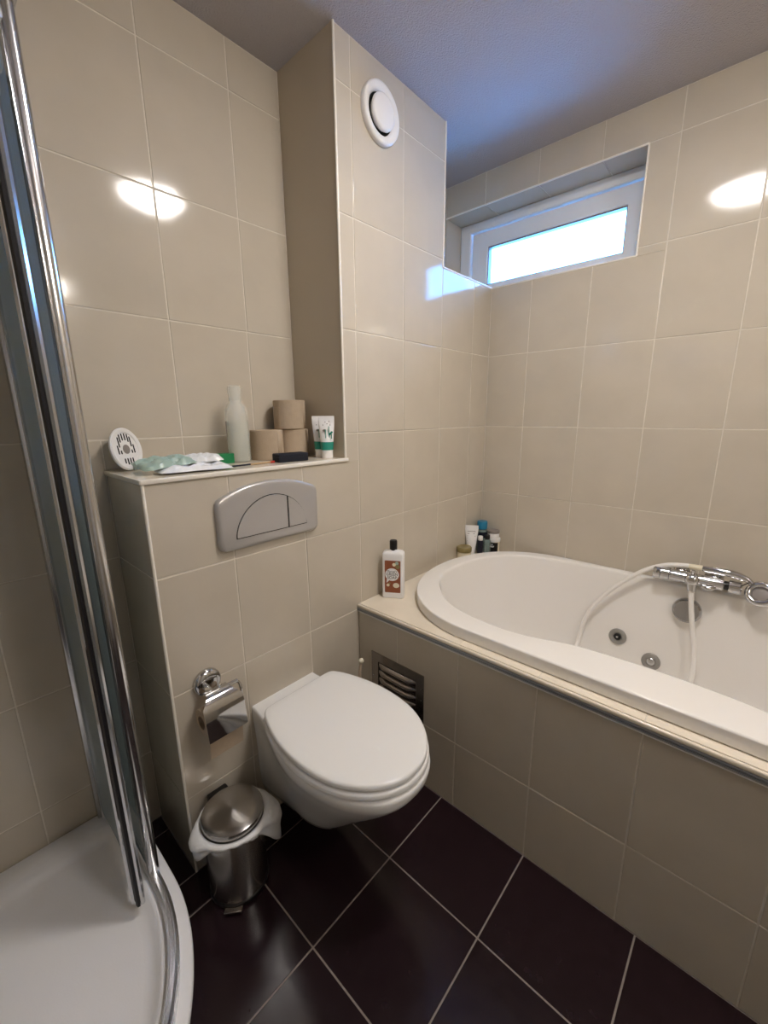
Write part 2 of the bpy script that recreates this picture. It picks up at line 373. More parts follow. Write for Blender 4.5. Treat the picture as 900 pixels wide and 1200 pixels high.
# ------------------------------------------------------------------ window
XF = 1.756
wn = thing('window_1', 'small wide white plastic window high up above the bath', 'window', (0, 0, 0)); wn['kind'] = 'structure'
def frame(y0, y1, z0, z1, t, x0, x1, name, parent, m='pvc', bev=.003):
    bm = B()
    o = [(y0, z0), (y1, z0), (y1, z1), (y0, z1)]; i = [(y0+t[0], z0+t[2]), (y1-t[1], z0+t[2]), (y1-t[1], z1-t[3]), (y0+t[0], z1-t[3])]
    V = [[bm.verts.new((x, p[0], p[1])) for p in q] for x in (x0, x1) for q in (o, i)]
    for k in range(4):
        j = (k+1) % 4
        bm.faces.new((V[0][k], V[0][j], V[1][j], V[1][k])); bm.faces.new((V[2][j], V[2][k], V[3][k], V[3][j]))
        bm.faces.new((V[0][j], V[0][k], V[2][k], V[2][j])); bm.faces.new((V[1][k], V[1][j], V[3][j], V[3][k]))
    bmesh.ops.recalc_face_normals(bm, faces=bm.faces)
    es = [e for e in bm.edges if all(abs(v.co.x-x0) < 1e-6 for v in e.verts) and len(e.link_faces) == 2 and any(abs(f.normal.x) < .5 for f in e.link_faces)]
    if bev: bmesh.ops.bevel(bm, geom=es, offset=bev, segments=2, affect='EDGES')
    return obj(name, bm, m, parent)
frame(YR+.002, D-.002, ZS+.001, ZT-.001, (.034, .058, .03, .042), XF, XF+.07, 'window_frame', wn)
ws = frame(YR+.038, D-.066, ZS+.034, ZT-.048, (.05, .088, .034, .072), XF+.012, XF+.06, 'sash', wn)
frame(YR+.088, D-.154, ZS+.068, ZT-.12, (.004, .004, .004, .006), XF+.018, XF+.05, 'glazing_seal', ws, 'greyp', 0)
bm = B(); box(bm, XF+.032, XF+.038, YR+.088, D-.154, ZS+.068, ZT-.12); obj('pane', bm, 'pane', ws)
bm = B(); box(bm, XF-.004, XF+.012, YR+.03, YR+.055, ZS+.014, ZS+.02, .002, 1); obj('drain_cap', bm, 'black', wn)
# ------------------------------------------------------------------ bath surround
YE = -1.9
# tub outlines
CX, CY = 1.170, -.94
def closed_outline(half):     # points from the wall A end to the middle, mirrored about y = CY
    pts = half+[(x, 2*CY-y) for x, y in half[::-1][1:]]
    return pts
def outer_outline(n=200, e=2.12):
    pts = []; ax = .446; ay = .40; c0 = -.452; c1 = 2*CY-c0
    for k in range(n+1):
        a = PI*k/n; s = lambda v: math.copysign(abs(v)**(2/e), v)
        pts.append((CX+ax*s(math.cos(a)), c0+ay*s(math.sin(a))))
    pts += [(x, 2*CY-y) for x, y in pts[::-1]]
    return pts
fr = [(1.165, -.121), (1.062, -.135), (.985, -.175), (.90, -.255), (.85, -.335), (.824, -.435), (.817, -.54), (.827, -.622), (.848, -.685), (.870, -.75), (.880, -.84), (.884, -.94)]
bk = [(1.270, -.130), (1.376, -.160), (1.470, -.215), (1.530, -.310), (1.562, -.420), (1.576, -.52), (1.579, -.70), (1.579, -.94)]
loop = fr+[(x, 2*CY-y) for x, y in fr[::-1][1:]]+[(x, 2*CY-y) for x, y in bk]+bk[::-1][1:]
inner = [(p.x, p.y) for p in catmull([(x, y, 0) for x, y in loop], 6, True)]
outer = outer_outline()
def ray_hit(poly, dx, dy):
    best = None; n = len(poly)
    for i in range(n):
        x1, y1 = poly[i][0]-CX, poly[i][1]-CY; x2, y2 = poly[(i+1) % n][0]-CX, poly[(i+1) % n][1]-CY
        ex, ey = x2-x1, y2-y1; den = dx*ey-dy*ex
        if abs(den) < 1e-12: continue
        t = (x1*ey-y1*ex)/den; u = (x1*dy-y1*dx)/den
        if t > 0 and -1e-9 <= u <= 1+1e-9 and (best is None or t > best): best = t
    return (CX+dx*best, CY+dy*best)
def resample(poly, n):
    L = [0]
    for i in range(len(poly)):
        a, b = poly[i], poly[(i+1) % len(poly)]; L.append(L[-1]+math.hypot(b[0]-a[0], b[1]-a[1]))
    out = []; j = 0
    for k in range(n):
        s = L[-1]*k/n
        while L[j+1] < s: j += 1
        t = (s-L[j])/max(L[j+1]-L[j], 1e-9); a, b = poly[j], poly[(j+1) % len(poly)]
        out.append((a[0]+(b[0]-a[0])*t, a[1]+(b[1]-a[1])*t))
    return out
NO = 192
out_r = resample(outer, NO)
dirs = [((x-CX)/math.hypot(x-CX, y-CY), (y-CY)/math.hypot(x-CX, y-CY)) for x, y in out_r]
inn_r = [ray_hit(inner, *d) for d in dirs]
def superell(ax, ay, e, cx):
    out = []
    for dx, dy in dirs:
        # intersect the ray from (CX,CY) with a superellipse centred close by
        lo, hi = 0, 2
        for _ in range(40):
            m_ = (lo+hi)/2
            if abs((CX+dx*m_-cx)/ax)**e+abs(dy*m_/ay)**e < 1: lo = m_
            else: hi = m_
        out.append((CX+dx*lo, CY+dy*lo))
    return out
bot_r = superell(.24, .56, 3, 1.2)
mix = lambda a, b, t: [(p[0]+(q[0]-p[0])*t, p[1]+(q[1]-p[1])*t) for p, q in zip(a, b)]
lvl = lambda pts, z: [(x, y, z) for x, y in pts]
ZRIM = .656
tub = thing('bathtub', 'white oval whirlpool bathtub set into the tiled deck under the window', 'bathtub', (CX, CY, ZDK))
off = Vector((-CX, -CY, -ZDK))
tr = lambda r: [Vector(p)+off for p in r]
bm = B()
prof = [lvl(mix(out_r, inn_r, .10), ZDK+.001), lvl(mix(out_r, inn_r, .02), ZDK+.001), lvl(out_r, ZDK+.004), lvl(out_r, ZDK+.008), lvl(out_r, ZRIM-.006), lvl(out_r, ZRIM-.0045), lvl(mix(out_r, inn_r, .006), ZRIM-.0022), lvl(mix(out_r, inn_r, .018), ZRIM-.0006), lvl(mix(out_r, inn_r, .035), ZRIM), lvl(mix(out_r, inn_r, .05), ZRIM+.0001), lvl(mix(out_r, inn_r, .13), ZRIM+.0004),
        lvl(mix(out_r, inn_r, .84), ZRIM), lvl(mix(out_r, inn_r, .90), ZRIM-.001), lvl(mix(out_r, inn_r, .95), ZRIM-.004), lvl(mix(out_r, inn_r, .985), ZRIM-.009), lvl(inn_r, ZRIM-.016)]
LV = ((.637, 0), (.615, .02), (.56, .055), (.48, .12), (.40, .19), (.33, .27), (.28, .36), (.24, .50), (.215, .68), (.203, .86), (.2, 1))
for z, s in LV[1:]:
    prof.append(lvl(mix(inn_r, bot_r, s), z))
for s in (.6, .25): prof.append([(CX+(x-CX)*s, CY+(y-CY)*s, .2-.004*(1-s)) for x, y in bot_r])
rings(bm, [tr(r) for r in prof], False, True)
obj('tub_shell', bm, 'acrylic', tub, smooth=60)
def tub_x(y, z):
    for (z1, s1), (z2, s2) in zip(LV, LV[1:]):
        if z2 <= z <= z1: s = s1+(s2-s1)*(z1-z)/(z1-z2)
    r = mix(inn_r, bot_r, s); best = 0
    for a, b in zip(r, r[1:]+r[:1]):
        if (a[1]-y)*(b[1]-y) <= 0 and a[1] != b[1]: best = max(best, a[0]+(b[0]-a[0])*(y-a[1])/(b[1]-a[1]))
    return best
def jet(px, r, hole):
    px = (tub_x(px[1], px[2])-.001, px[1], px[2])
    n = Vector((-1, 0, .22)).normalized(); mt = aim(Vector(px)+off, n)
    bm = B(); lathe(bm, [(r, 0), (r, .004), (r*.9, .007), (r*.55, .006), (r*.5, .003)], 28, mt, True, True)
    j = obj('jet_ring', bm, 'jetgrey', tub, smooth=40)
    bm = B(); lathe(bm, [(r*.42, .003), (r*.42, .008), (r*.3, .011), (r*.12, .011)], 20, mt); obj('jet_nozzle', bm, 'black' if hole else 'alu', j, smooth=40)
    if hole:
        bm = B(); lathe(bm, [(r*.13, .011), (r*.13, .013), (.001, .014)], 14, mt); obj('jet_tip', bm, 'alu', j)
jet((1.557, -.719, .378), .034, True)
jet((1.542, -.851, .318), .034, False)
n = Vector((-1, 0, .12)).normalized()
bm = B(); lathe(bm, [(.046, -.008), (.048, .012), (.046, .022), (.040, .0275), (.02, .029), (.001, .029)], 36, aim(Vector((tub_x(-.938, .566)-.001, -.938, .566))+off, n)); obj('overflow_knob', bm, 'greychrome', tub, smooth=35)
# deck tiles around the tub
ring_in = mix(out_r, inn_r, .12)
def rect_hit(dx, dy):
    t = []
    if dx: t += [((XB+.004-CX)/dx) if dx < 0 else ((W-.001-CX)/dx)]
    if dy: t += [((-.001-CY)/dy) if dy > 0 else ((YF+.002-CY)/dy)]
    t = min(t); return (CX+dx*t, CY+dy*t)
rect_r = [rect_hit(*d) for d in dirs]
corners = [(XB+.004, -.001), (W-.001, -.001), (W-.001, YF+.002), (XB+.004, YF+.002)]
for c in corners:
    i = min(range(NO), key=lambda k: (rect_r[k][0]-c[0])**2+(rect_r[k][1]-c[1])**2); rect_r[i] = c
bm = B(); box(bm, XB+TH, XB+.03, YF, -TH, 0, ZDK-.014)
def deck_ring(bm, zt, zb):
    V = rings(bm, [lvl(ring_in, zt), lvl(rect_r, zt), lvl(rect_r, zb), lvl(ring_in, zb)], False, False)
    for i in range(NO): bm.faces.new((V[3][i], V[3][(i+1) % NO], V[0][(i+1) % NO], V[0][i]))
deck_ring(bm, ZDK-.0014, ZDK-.0139)
wbt = struct('wall_bath', bm, 'grout', 'low tiled bath panel and cream tiled deck around the tub', 'wall')
yj = [0]+[.1953+.2531*k for k in range(7)]+[1.95]
tiles(wbt, (XB, 0, 0), (0, -1, 0), (0, 0, 1), yj, [0, .2521, .588], 'tile', tilt=.06)
cuts = [0, .4484, .7015, .9546, 1.2077, 1.4608, 1.95]
for a, b in zip(cuts, cuts[1:]):
    bm = B()
    deck_ring(bm, ZDK, ZDK-.0013)
    for yy, nn in ((-a-.0015, (0, 1, 0)), (-b+.0015, (0, -1, 0))):
        g = bm.verts[:]+bm.edges[:]+bm.faces[:]
        bmesh.ops.bisect_plane(bm, geom=g, plane_co=(0, yy, 0), plane_no=nn, clear_outer=True)
        ed = [e for e in bm.edges if e.is_boundary]
        if ed: bmesh.ops.holes_fill(bm, edges=ed)
    obj('deck_tile', bm, 'ledge', wbt)
# metal edge profile along the deck
bm = B(); box(bm, XB-.006, XB+.0035, YF+.001, -.001, .6015, ZDK, .004, 3); obj('deck_nosing', bm, 'ledge', wbt, smooth=40)
bm = B(); sec = [(XB-.0015, .588), (XB-.0015, .591), (XB-.0065, .5915), (XB-.0065, .594), (XB-.003, .5945), (XB-.003, .597), (XB-.0065, .5975), (XB-.0065, .601), (XB+.005, .601), (XB+.005, .588)]
rings(bm, [[(x, -.001, z) for x, z in sec], [(x, YF+.001, z) for x, z in sec]])
t1 = struct('trim_1', bm, 'alutrim', 'grey aluminium edge strip along the bath deck', 'trim')
bm = B(); box(bm, XB-.0045, XB-.0003, YF+.001, -.001, .5845, .5878); obj('sealant_line', bm, 'white', t1)
# ventilation grille in the bath panel
gr = thing('ventilation_grille', 'square steel louvred ventilation grille in the bath panel beside the toilet', 'grille', (XB-.0002, -.194, .254))
bm = B(); gw, gh = .248, .19
def fr2(bm, w, h, t, d):
    box(bm, -d, 0, -w/2, w/2, 0, t); box(bm, -d, 0, -w/2, w/2, h-t, h); box(bm, -d, 0, -w/2, -w/2+t, t, h-t); box(bm, -d, 0, w/2-t, w/2, t, h-t)
fr2(bm, gw, gh, .034, .003); obj('grille_frame', bm, 'darksteel', gr)
bm = B(); box(bm, -.0008, -.0002, -gw/2+.03, gw/2-.03, .03, gh-.03); obj('dark_opening', bm, 'dark', gr)
for k in range(4):
    z0 = .036+k*.030; bm = B(); rs = []
    for i in range(9):
        t = i/8; y = (-gw/2+.036)+(gw-.072)*t; e = min(1, min(t, 1-t)*9)**.5
        rs.append([(-.001-(.013*math.sin(PI*min(1, a/7)**.7)*e if a < 8 else 0), y, z0+.026*(1-a/7)) for a in range(8)]+[(-.0009, y, z0)])
    rings(bm, rs); obj('louvre', bm, 'darksteel', gr, smooth=50)
for y, z in ((-.115, .09), (-.115, .135), (.115, .09)):
    bm = B(); lathe(bm, [(.003, 0), (.003, .001), (.001, .0018)], 10, aim((-.003, y, z), (-1, 0, 0))); obj('screw', bm, 'alu', gr)
# ------------------------------------------------------------------ toilet
TX = .342
to = thing('toilet', 'white wall-hung toilet with closed lid below the silver flush plate', 'toilet', (TX, 0, 0))
lid_half = [(-.083, .0), (-.083, .06), (-.083, .105), (-.09, .130), (-.115, .147), (-.16, .163), (-.22, .177), (-.28, .183), (-.34, .1815), (-.40, .172), (-.45, .153), (-.49, .127), (-.52, .098), (-.542, .064), (-.553, .032), (-.556, 0)]
def egg(scale=1, dy=0, grow=0):
    pts = [(x, y) for y, x in lid_half]+[(-x, y) for y, x in lid_half[::-1][1:-1]]
    P = [p for p in catmull([(x, y, 0) for x, y in pts], 3, True)]
    out = []
    for i, p in enumerate(P):
        d = (P[(i+1) % len(P)]-P[i-1]).normalized(); nn = Vector((-d.y, d.x, 0))
        if nn.dot(p-Vector((0, -.3, 0))) < 0: nn = -nn
        q = p+nn*grow; out.append((q.x*scale, q.y+dy))
    return out
def D_outline(hw_back, hw, yfront, ymid, n=12):
    """bowl section: flat against the wall, bulging to hw at ymid, rounded front at yfront"""
    half = []
    for k in range(n):
        t = k/(n-1); y = ymid*t; s = t*t*(3-2*t); half.append((hw_back+(hw-hw_back)*s, y))
    for k in range(1, 15):
        a = PI/2*k/14; half.append((hw*math.cos(a)**.85 if k < 14 else 0, ymid+(yfront-ymid)*math.sin(a)**1.0))
    return half+[(-x, y) for x, y in half[::-1][1:]]
bm = B(); rs = []
for hb, hw, yf, ym, z in ((.095, .075, -.27, -.15, .108), (.102, .086, -.292, -.16, .113), (.108, .096, -.315, -.17, .14), (.111, .108, -.365, -.19, .19), (.113, .127, -.425, -.22, .255), (.115, .148, -.485, -.25, .315), (.118, .163, -.525, -.27, .36), (.120, .171, -.545, -.28, .385), (.1215, .179, -.557, -.285, .405), (.1215, .181, -.560, -.285, .425), (.1205, .178, -.557, -.285, .433), (.115, .168, -.546, -.285, .436)):
    rs.append([(x, y, z) for x, y in D_outline(hb, hw, yf, ym)])
rings(bm, rs); obj('bowl', bm, 'ceramic', to, smooth=60)
def slab(name, z0, z1, grow, m, r=.006, dy=0, parent=to, crown=0):
    bm = B(); rs = [[(x, y, z0) for x, y in egg(1, dy, grow-r*.6)], [(x, y, z0+r*.6) for x, y in egg(1, dy, grow)], [(x, y, z1-r) for x, y in egg(1, dy, grow)], [(x, y, z1-r*.3) for x, y in egg(1, dy, grow-r*.35)], [(x, y, z1) for x, y in egg(1, dy, grow-r)]]
    for g, c in ((.02, .4), (.05, .75), (.1, 1)): 
        if crown: rs.append([(x*(1-g*5), -.32+(y+.32)*(1-g*5), z1+crown*c) for x, y in egg(1, dy, grow-r)])
    rings(bm, rs); return obj(name, bm, m, parent, smooth=40)
slab('seat_ring', .4390, .4575, .001, 'seat', .006)
slab('lid', .4610, .479, -.003, 'seat', .006, crown=.0025)
for s in (-1, 1):
    bm = B(); box(bm, s*.075-.018, s*.075+.018, -.10, -.066, .434, .4575, .006, 3); obj('hinge', bm, 'seat', to, smooth=40)
    bm = B(); lathe(bm, [(.006, 0), (.006, .003), (.002, .004)], 14, aim((s*.124, -.10, .33), (s, 0, -.15))); obj('bolt_cap', bm, 'white', to)
# flush plate
fp = thing('flush_plate', 'satin silver arched dual flush plate on the cistern boxing', 'flush plate', (.336, -.001, .953))
def arch(w, h0, h1, r, g=0):
    pts = []
    w2 = w/2-g
    for cx, a0 in ((-1, 180), (1, 270)):
        for k in range(6):
            a = math.radians(a0+90*k/5); pts.append((cx*(w2-r)+r*math.cos(a), g+r+r*math.sin(a)))
    hs = h0-g
    for k in range(5): a = math.radians(0+70*k/4); pts.append((w2-r+r*math.cos(a), hs-r+r*math.sin(a)))
    for k in range(1, 16):
        t = 1-2*k/16; x = (w2-r*.9)*t; pts.append((x, hs+(h1-h0)*(1-abs(t)**2.2)))
    for k in range(5): a = math.radians(110+70*k/4); pts.append((-(w2-r)+r*math.cos(a), hs-r+r*math.sin(a)))
    return pts
bm = B(); rs = []
for g, y in ((0, 0), (0, -.008), (.002, -.012), (.006, -.0145), (.012, -.0155)): rs.append([(x, y, z) for x, z in arch(.340, .152, .183, .022, g)])
rings(bm, rs); obj('plate', bm, 'satin', fp, smooth=35)
def dome(x0, x1, g):
    pts = []; base = .031+g; hw = .122; H_ = .112
    f = lambda x: base+(H_-2*g)*max(0, 1-((x)/(hw-g))**2)**.55
    N_ = 28
    xs_ = [x0+g+(x1-x0-2*g)*(.5-.5*math.cos(PI*k/N_)) for k in range(N_+1)]
    pts = [(x, f(x)) for x in xs_ if abs(x) < hw-g-.0005]
    return [(pts[0][0], base)]+[p for p in pts if p[1] > base+.002]+[(pts[-1][0], base)]
sp = .052
bm = B(); prism(bm, dome(-.122, .122, 0), -.0155, -.0158); obj('button_gap', bm, 'dark', fp)
for nm, a, b in (('large_button', -.122, sp), ('small_button', sp, .122)):
    bm = B(); prism(bm, dome(a, b, .0023), -.0156, -.0185, bev=.001); obj(nm, bm, 'satin', fp)
# round air valve
av = thing('air_valve', 'round white ventilation valve high on the tiled pillar', 'air vent', (.836, -.0005, 2.251))
my = Matrix.Rotation(PI/2, 4, 'X')
bm = B(); lathe(bm, [(.083, 0), (.084, .010), (.082, .016), (.076, .019), (.066, .016), (.058, .011), (.055, .004)], 56, my, True, True); obj('outer_ring', bm, 'white', av, smooth=50)
bm = B(); lathe(bm, [(.0555, .0042), (.0555, .005), (.001, .005)], 40, my); obj('dark_gap', bm, 'dark', av)
bm = B(); lathe(bm, [(.044, .0052), (.050, .016), (.050, .021), (.047, .025), (.040, .0265), (.001, .0275)], 48, my); obj('centre_disc', bm, 'white', av, smooth=50)
# ------------------------------------------------------------------ toilet roll holder
rh = thing('toilet_roll_holder', 'chrome toilet roll holder with curved cover beside the toilet', 'roll holder', (.094, -.0005, .594))
bm = B(); lathe(bm, [(.039, 0), (.039, .007), (.036, .013), (.026, .018), (.018, .019)], 36, my); obj('rosette', bm, 'chrome', rh, smooth=50)
bm = B(); tube(bm, [(-.012, -.014, -.002), (-.012, -.045, -.004), (-.012, -.058, -.006)], .009, 14); cyl(bm, (-.02, -.055, -.004), (.062, -.055, -.004), .0055, 14); obj('arm', bm, 'chrome', rh, smooth=50)
bm = B(); tube(bm, catmull([(.056, -.055, -.004), (.066, -.057, -.012), (.066, -.066, -.030), (.063, -.066, -.060), (.05, -.062, -.072), (-.04, -.062, -.072)], 6), .0042, 12); obj('roll_bar', bm, 'chrome', rh, smooth=50)
bm = B(); rs = []
arc = [(-.046, .002), (-.062, .004), (-.078, -.003), (-.092, -.018), (-.100, -.038), (-.105, -.062), (-.109, -.088), (-.112, -.106)]
arc = [(p.x, p.y) for p in catmull([(a, b, 0) for a, b in arc], 4)]
nrm = []
for i in range(len(arc)):
    a, b = arc[max(i-1, 0)], arc[min(i+1, len(arc)-1)]; dx, dz = b[0]-a[0], b[1]-a[1]; l = math.hypot(dx, dz); nrm.append((-dz/l, dx/l))
for (y, z), nn in zip(arc, nrm):
    t = (z-.004)/-.11; hw = .028+.027*min(1, max(0, t*4.5+.1)); cx = .0
    rs.append([(cx-hw, y, z), (cx+hw, y, z), (cx+hw, y+nn[0]*.0012, z+nn[1]*.0012), (cx-hw, y+nn[0]*.0012, z+nn[1]*.0012)])
rings(bm, rs); obj('cover', bm, 'chrome', rh, smooth=50)
pr_ = thing('toilet_roll', 'kraft brown toilet roll hanging in the chrome holder', 'toilet roll', (.092, -.062, .522))
mx = Matrix.Rotation(PI/2, 4, 'Y')
bm = B(); lathe(bm, [(.019, -.048), (.036, -.048), (.0365, -.047), (.0365, .047), (.036, .048), (.019, .048), (.019, -.048)], 36, mx, False, False); obj('paper', bm, 'kraft', pr_, smooth=40)
bm = B(); lathe(bm, [(.0182, -.049), (.019, -.049), (.019, .049), (.0182, .049), (.0182, -.049)], 28, mx, False, False); obj('core', bm, 'kraftcore', pr_)
bm = B(); pth = catmull([(0, -.0372, 0), (0, -.0378, -.03), (0, -.035, -.06), (0, -.032, -.098)], 4); rs = []
for p in pth: rs.append([(-.047, p.y, p.z), (.047, p.y, p.z), (.047, p.y+.0006, p.z), (-.047, p.y+.0006, p.z)])
rings(bm, rs); obj('hanging_sheet', bm, 'kraft', pr_)
# toilet brush behind the toilet
tb = thing('toilet_brush', 'beige toilet brush standing between toilet and bath', 'toilet brush', (.60, -.075, 0))
bm = B(); lathe(bm, [(.044, 0), (.046, .004), (.048, .13), (.046, .132), (.020, .134), (.020, .12)], 28); obj('holder', bm, 'white', tb, smooth=40)
bm = B(); tube(bm, [(0, 0, .12), (.006, -.001, .25), (.018, -.003, .40), (.022, -.004, .425)], lambda t: .007-.001*t, 12); obj('stick', bm, 'brush', tb, smooth=40)
bm = B(); bmesh.ops.create_icosphere(bm, subdivisions=2, radius=.0105, matrix=Matrix.Translation((.024, -.004, .434))); obj('knob', bm, 'cream', tb, smooth=180)
# ------------------------------------------------------------------ pedal bin
pb = thing('pedal_bin', 'brushed steel pedal bin with domed lid and overhanging white liner', 'bin', (.078, -.112, 0))
bm = B(); lathe(bm, [(.080, 0), (.082, .003), (.082, .014), (.080, .016)], 48); obj('base_ring', bm, 'black', pb, smooth=40)
bm = B(); lathe(bm, [(.0795, .014), (.0795, .228), (.078, .23)], 56, None, True, True); obj('body', bm, 'steel', pb, smooth=40)
lidE = []
bm = B(); lathe(bm, [(.080, .233), (.0825, .235), (.0825, .2465), (.0815, .2490), (.0795, .2503), (.06, .2520), (.03, .2540), (.0015, .2555)], 64); obj('lid', bm, 'steel', pb, smooth=30)
dpc = math.atan2(-.93, -.36)
bm = B(); rs = []; N_ = 96
rnd = [random.uniform(-1, 1) for _ in range(24)]
def nz(a, k): i = a/(2*PI)*24*k % 24; j = int(i); t = i-j; return rnd[j % 24]*(1-t)+rnd[(j+1) % 24]*t
for lv in range(9):
    r_ = []
    for i in range(N_):
        a = 2*PI*i/N_; f = lv/8
        g = lambda c, wd: math.exp(-((math.atan2(math.sin(a-c), math.cos(a-c)))/wd)**2)
        flap = .34+.14*nz(a, 1)+1.5*g(math.radians(-24), .5)+.8*g(math.radians(172), .34)   # longer bunches at both sides
        out_ = .0845+.013*math.sin(PI*min(1, f*1.5))+(.040*g(math.radians(-22), .5)+.026*g(math.radians(172), .36))*math.sin(PI*.5*min(1, f*1.6))+.004*nz(a, 3)*f
        z = .231+.003*math.sin(PI*min(1, f*3))-flap*.072*f**1.2
        r_.append((out_*math.cos(a), out_*math.sin(a), z))
    rs.append(r_)
rings(bm, rs, False, False); lo = obj('bin_liner', bm, 'bag', pb, smooth=180)
md = lo.modifiers.new('thick', 'SOLIDIFY'); md.thickness = .0012
bm = B(); box(bm, -.03, .03, .07, .098, .215, .25, .006, 2); obj('hinge_block', bm, 'black', pb, rot=(0, 0, 0), smooth=40)
bm = B(); box(bm, -.024, .024, -.097, -.07, .006, .010, .0015, 1); box(bm, -.024, .024, -.098, -.094, .006, .014, .0015, 1); obj('pedal', bm, 'darksteel', pb, rot=(0, 0, math.radians(-40)), smooth=40)
# ------------------------------------------------------------------ shower
AC = (-.63, -.082)
def quad(d, z, n=28):
    pts = [(XL+.001+d, D-.001-d, z), (-.08-d, D-.001-d, z), (-.08-d, D-.001-d-(D-.001-d-AC[1])*.5, z)]
    for k in range(n+1):
        a = -PI/2*k/n; pts.append((AC[0]+(.55-d)*math.cos(a), AC[1]+(.55-d)*math.sin(a), z))
    pts.append((XL+.001+d, AC[1]-.55+d, z)); return pts
st = thing('shower_tray', 'white quadrant shower tray with curved front rim', 'shower tray', (0, 0, 0))
bm = B(); rs = [quad(.022, 0), quad(.018, .10), quad(.004, .125), quad(0, .138), quad(.001, .146), quad(.005, .150), quad(.058, .150), quad(.066, .147), quad(.075, .132), quad(.10, .124), quad(.2, .119)]
rings(bm, rs); obj('tray_body', bm, 'tray', st, smooth=50)
bm = B(); lathe(bm, [(.055, .119), (.055, .123), (.045, .126), (.001, .127)], 36, Matrix.Translation((-.68, -.0, 0))); obj('drain_cover', bm, 'chrome', st, smooth=40)
se = thing('shower_enclosure', 'chrome framed quadrant shower enclosure with glass sliding door pushed open', 'shower enclosure', (-.12, -.05, .15))
so = Vector((.12, .05, -.15))
def S(p): return Vector(p)+so
ZB, ZTP = .151, 2.028
bm = B(); box(bm, *[c for c in (-.168+.12, -.118+.12, .243+.05, D-.001+.05, 0.001, ZTP-.15)], .003, 2); obj('wall_post', bm, 'alu', se, smooth=40)
# arc for rails
def arcpath(r, a0, a1, z, n=30): return [(AC[0]+r*math.cos(a0+(a1-a0)*k/n), AC[1]+r*math.sin(a0+(a1-a0)*k/n), z) for k in range(n+1)]
rail = [(-.118, .243, 0), (-.118, .1, 0), (-.118, -.03, 0)]+arcpath(.512, 0, -PI/2, 0)+[(-.70, -.594, 0), (-.95, -.594, 0)]
secb = [(-.012, 0), (.012, 0), (.012, .014), (.006, .022), (-.004, .022), (-.008, .012), (-.012, .012)]
bm = B(); sweep(bm, [S((x, y, ZB)) for x, y, z in rail], secb); obj('bottom_rail', bm, 'alu', se, smooth=40)
sect = [(-.020, 0), (.013, 0), (.013, .045), (-.020, .045)]
bm = B(); sweep(bm, [S((x, y, ZTP-.045)) for x, y, z in rail], sect); obj('top_rail', bm, 'alu', se, smooth=40)
# fixed panel and its round end profile
bm = B(); a, b = S((-.122, -.035, ZB+.02)), S((-.116, .248, ZTP-.04)); box(bm, a.x, b.x, a.y, b.y, a.z, b.z); obj('fixed_pane', bm, 'glass', se)
bm = B()
secp = [(-.123, -.030), (-.127, -.036), (-.127, -.052), (-.122, -.056), (-.112, -.0575), (-.104, -.053), (-.1005, -.044), (-.1035, -.034), (-.112, -.029)]
rings(bm, [[S((x, y, ZB+.003)) for x, y in secp], [S((x, y, ZTP)) for x, y in secp]]); ep = obj('end_profile', bm, 'brightalu', se, smooth=50)
bm = B(); box(bm, -.132+.12, -.097+.12, -.06+.05, -.024+.05, ZTP-.15, ZTP-.15+.025, .004, 2); obj('corner_cap', bm, 'rubber', ep)
# sliding door pushed back behind the fixed panel
dr = [(-.168, -.085), (-.160, -.03), (-.156, .05), (-.155, .13), (-.157, .215)]
dp = [(p.x, p.y) for p in catmull([(x, y, 0) for x, y in dr], 5)]
bm = B(); rs = []
for i, (x, y) in enumerate(dp):
    rs.append([S((x, y, .175)), S((x+.005, y, .175)), S((x+.005, y, 1.984)), S((x, y, 1.984))])
rings(bm, rs); dg_ = obj('door_pane', bm, 'doorglass', se)
def vstrip(nm, sec, m, z0, z1, parent):
    bm = B(); rings(bm, [[S((x, y, z0)) for x, y in sec], [S((x, y, z1)) for x, y in sec]]); return obj(nm, bm, m, parent, smooth=40)
vstrip('door_profile', [(-.180, -.088), (-.176, -.092), (-.163, -.093), (-.160, -.090), (-.154, -.090), (-.150, -.085), (-.150, -.070), (-.156, -.066), (-.176, -.070)], 'chrome', .163, 1.988, dg_)
vstrip('magnetic_seal', [(-.174, -.099), (-.172, -.107), (-.1665, -.108), (-.165, -.0945), (-.172, -.0935)], 'rubber', .163, 1.988, dg_)
vstrip('chrome_bead', [(-.165, -.094), (-.1655, -.106), (-.160, -.109), (-.155, -.105), (-.1535, -.0905), (-.160, -.0905), (-.162, -.0935)], 'alu', .163, 1.988, dg_)
vstrip('rear_profile', [(-.162, .213), (-.150, .213), (-.150, .230), (-.162, .230)], 'alu', .17, 1.988, dg_)
for yy in (-.06, .18):
    bm = B(); cyl(bm, S((-.145, yy, 1.965)), S((-.130, yy, 1.965)), .012, 16); obj('roller', bm, 'white', dg_)
# second fixed panel on the far side
bm = B(); box(bm, *[c for c in (-.95+.12, -.66+.12, -.597+.05, -.591+.05, ZB+.02-.15, ZTP-.04-.15)]); obj('fixed_pane', bm, 'glass', se)
bm = B(); box(bm, XL+.001+.12, -.945+.12, -.61+.05, -.578+.05, .001, ZTP-.15); obj('wall_post', bm, 'alu', se)
bm = B(); cyl(bm, S((-.65, -.597, ZB+.003)), S((-.65, -.597, ZTP)), .013, 16); obj('end_profile', bm, 'chrome', se, smooth=40)
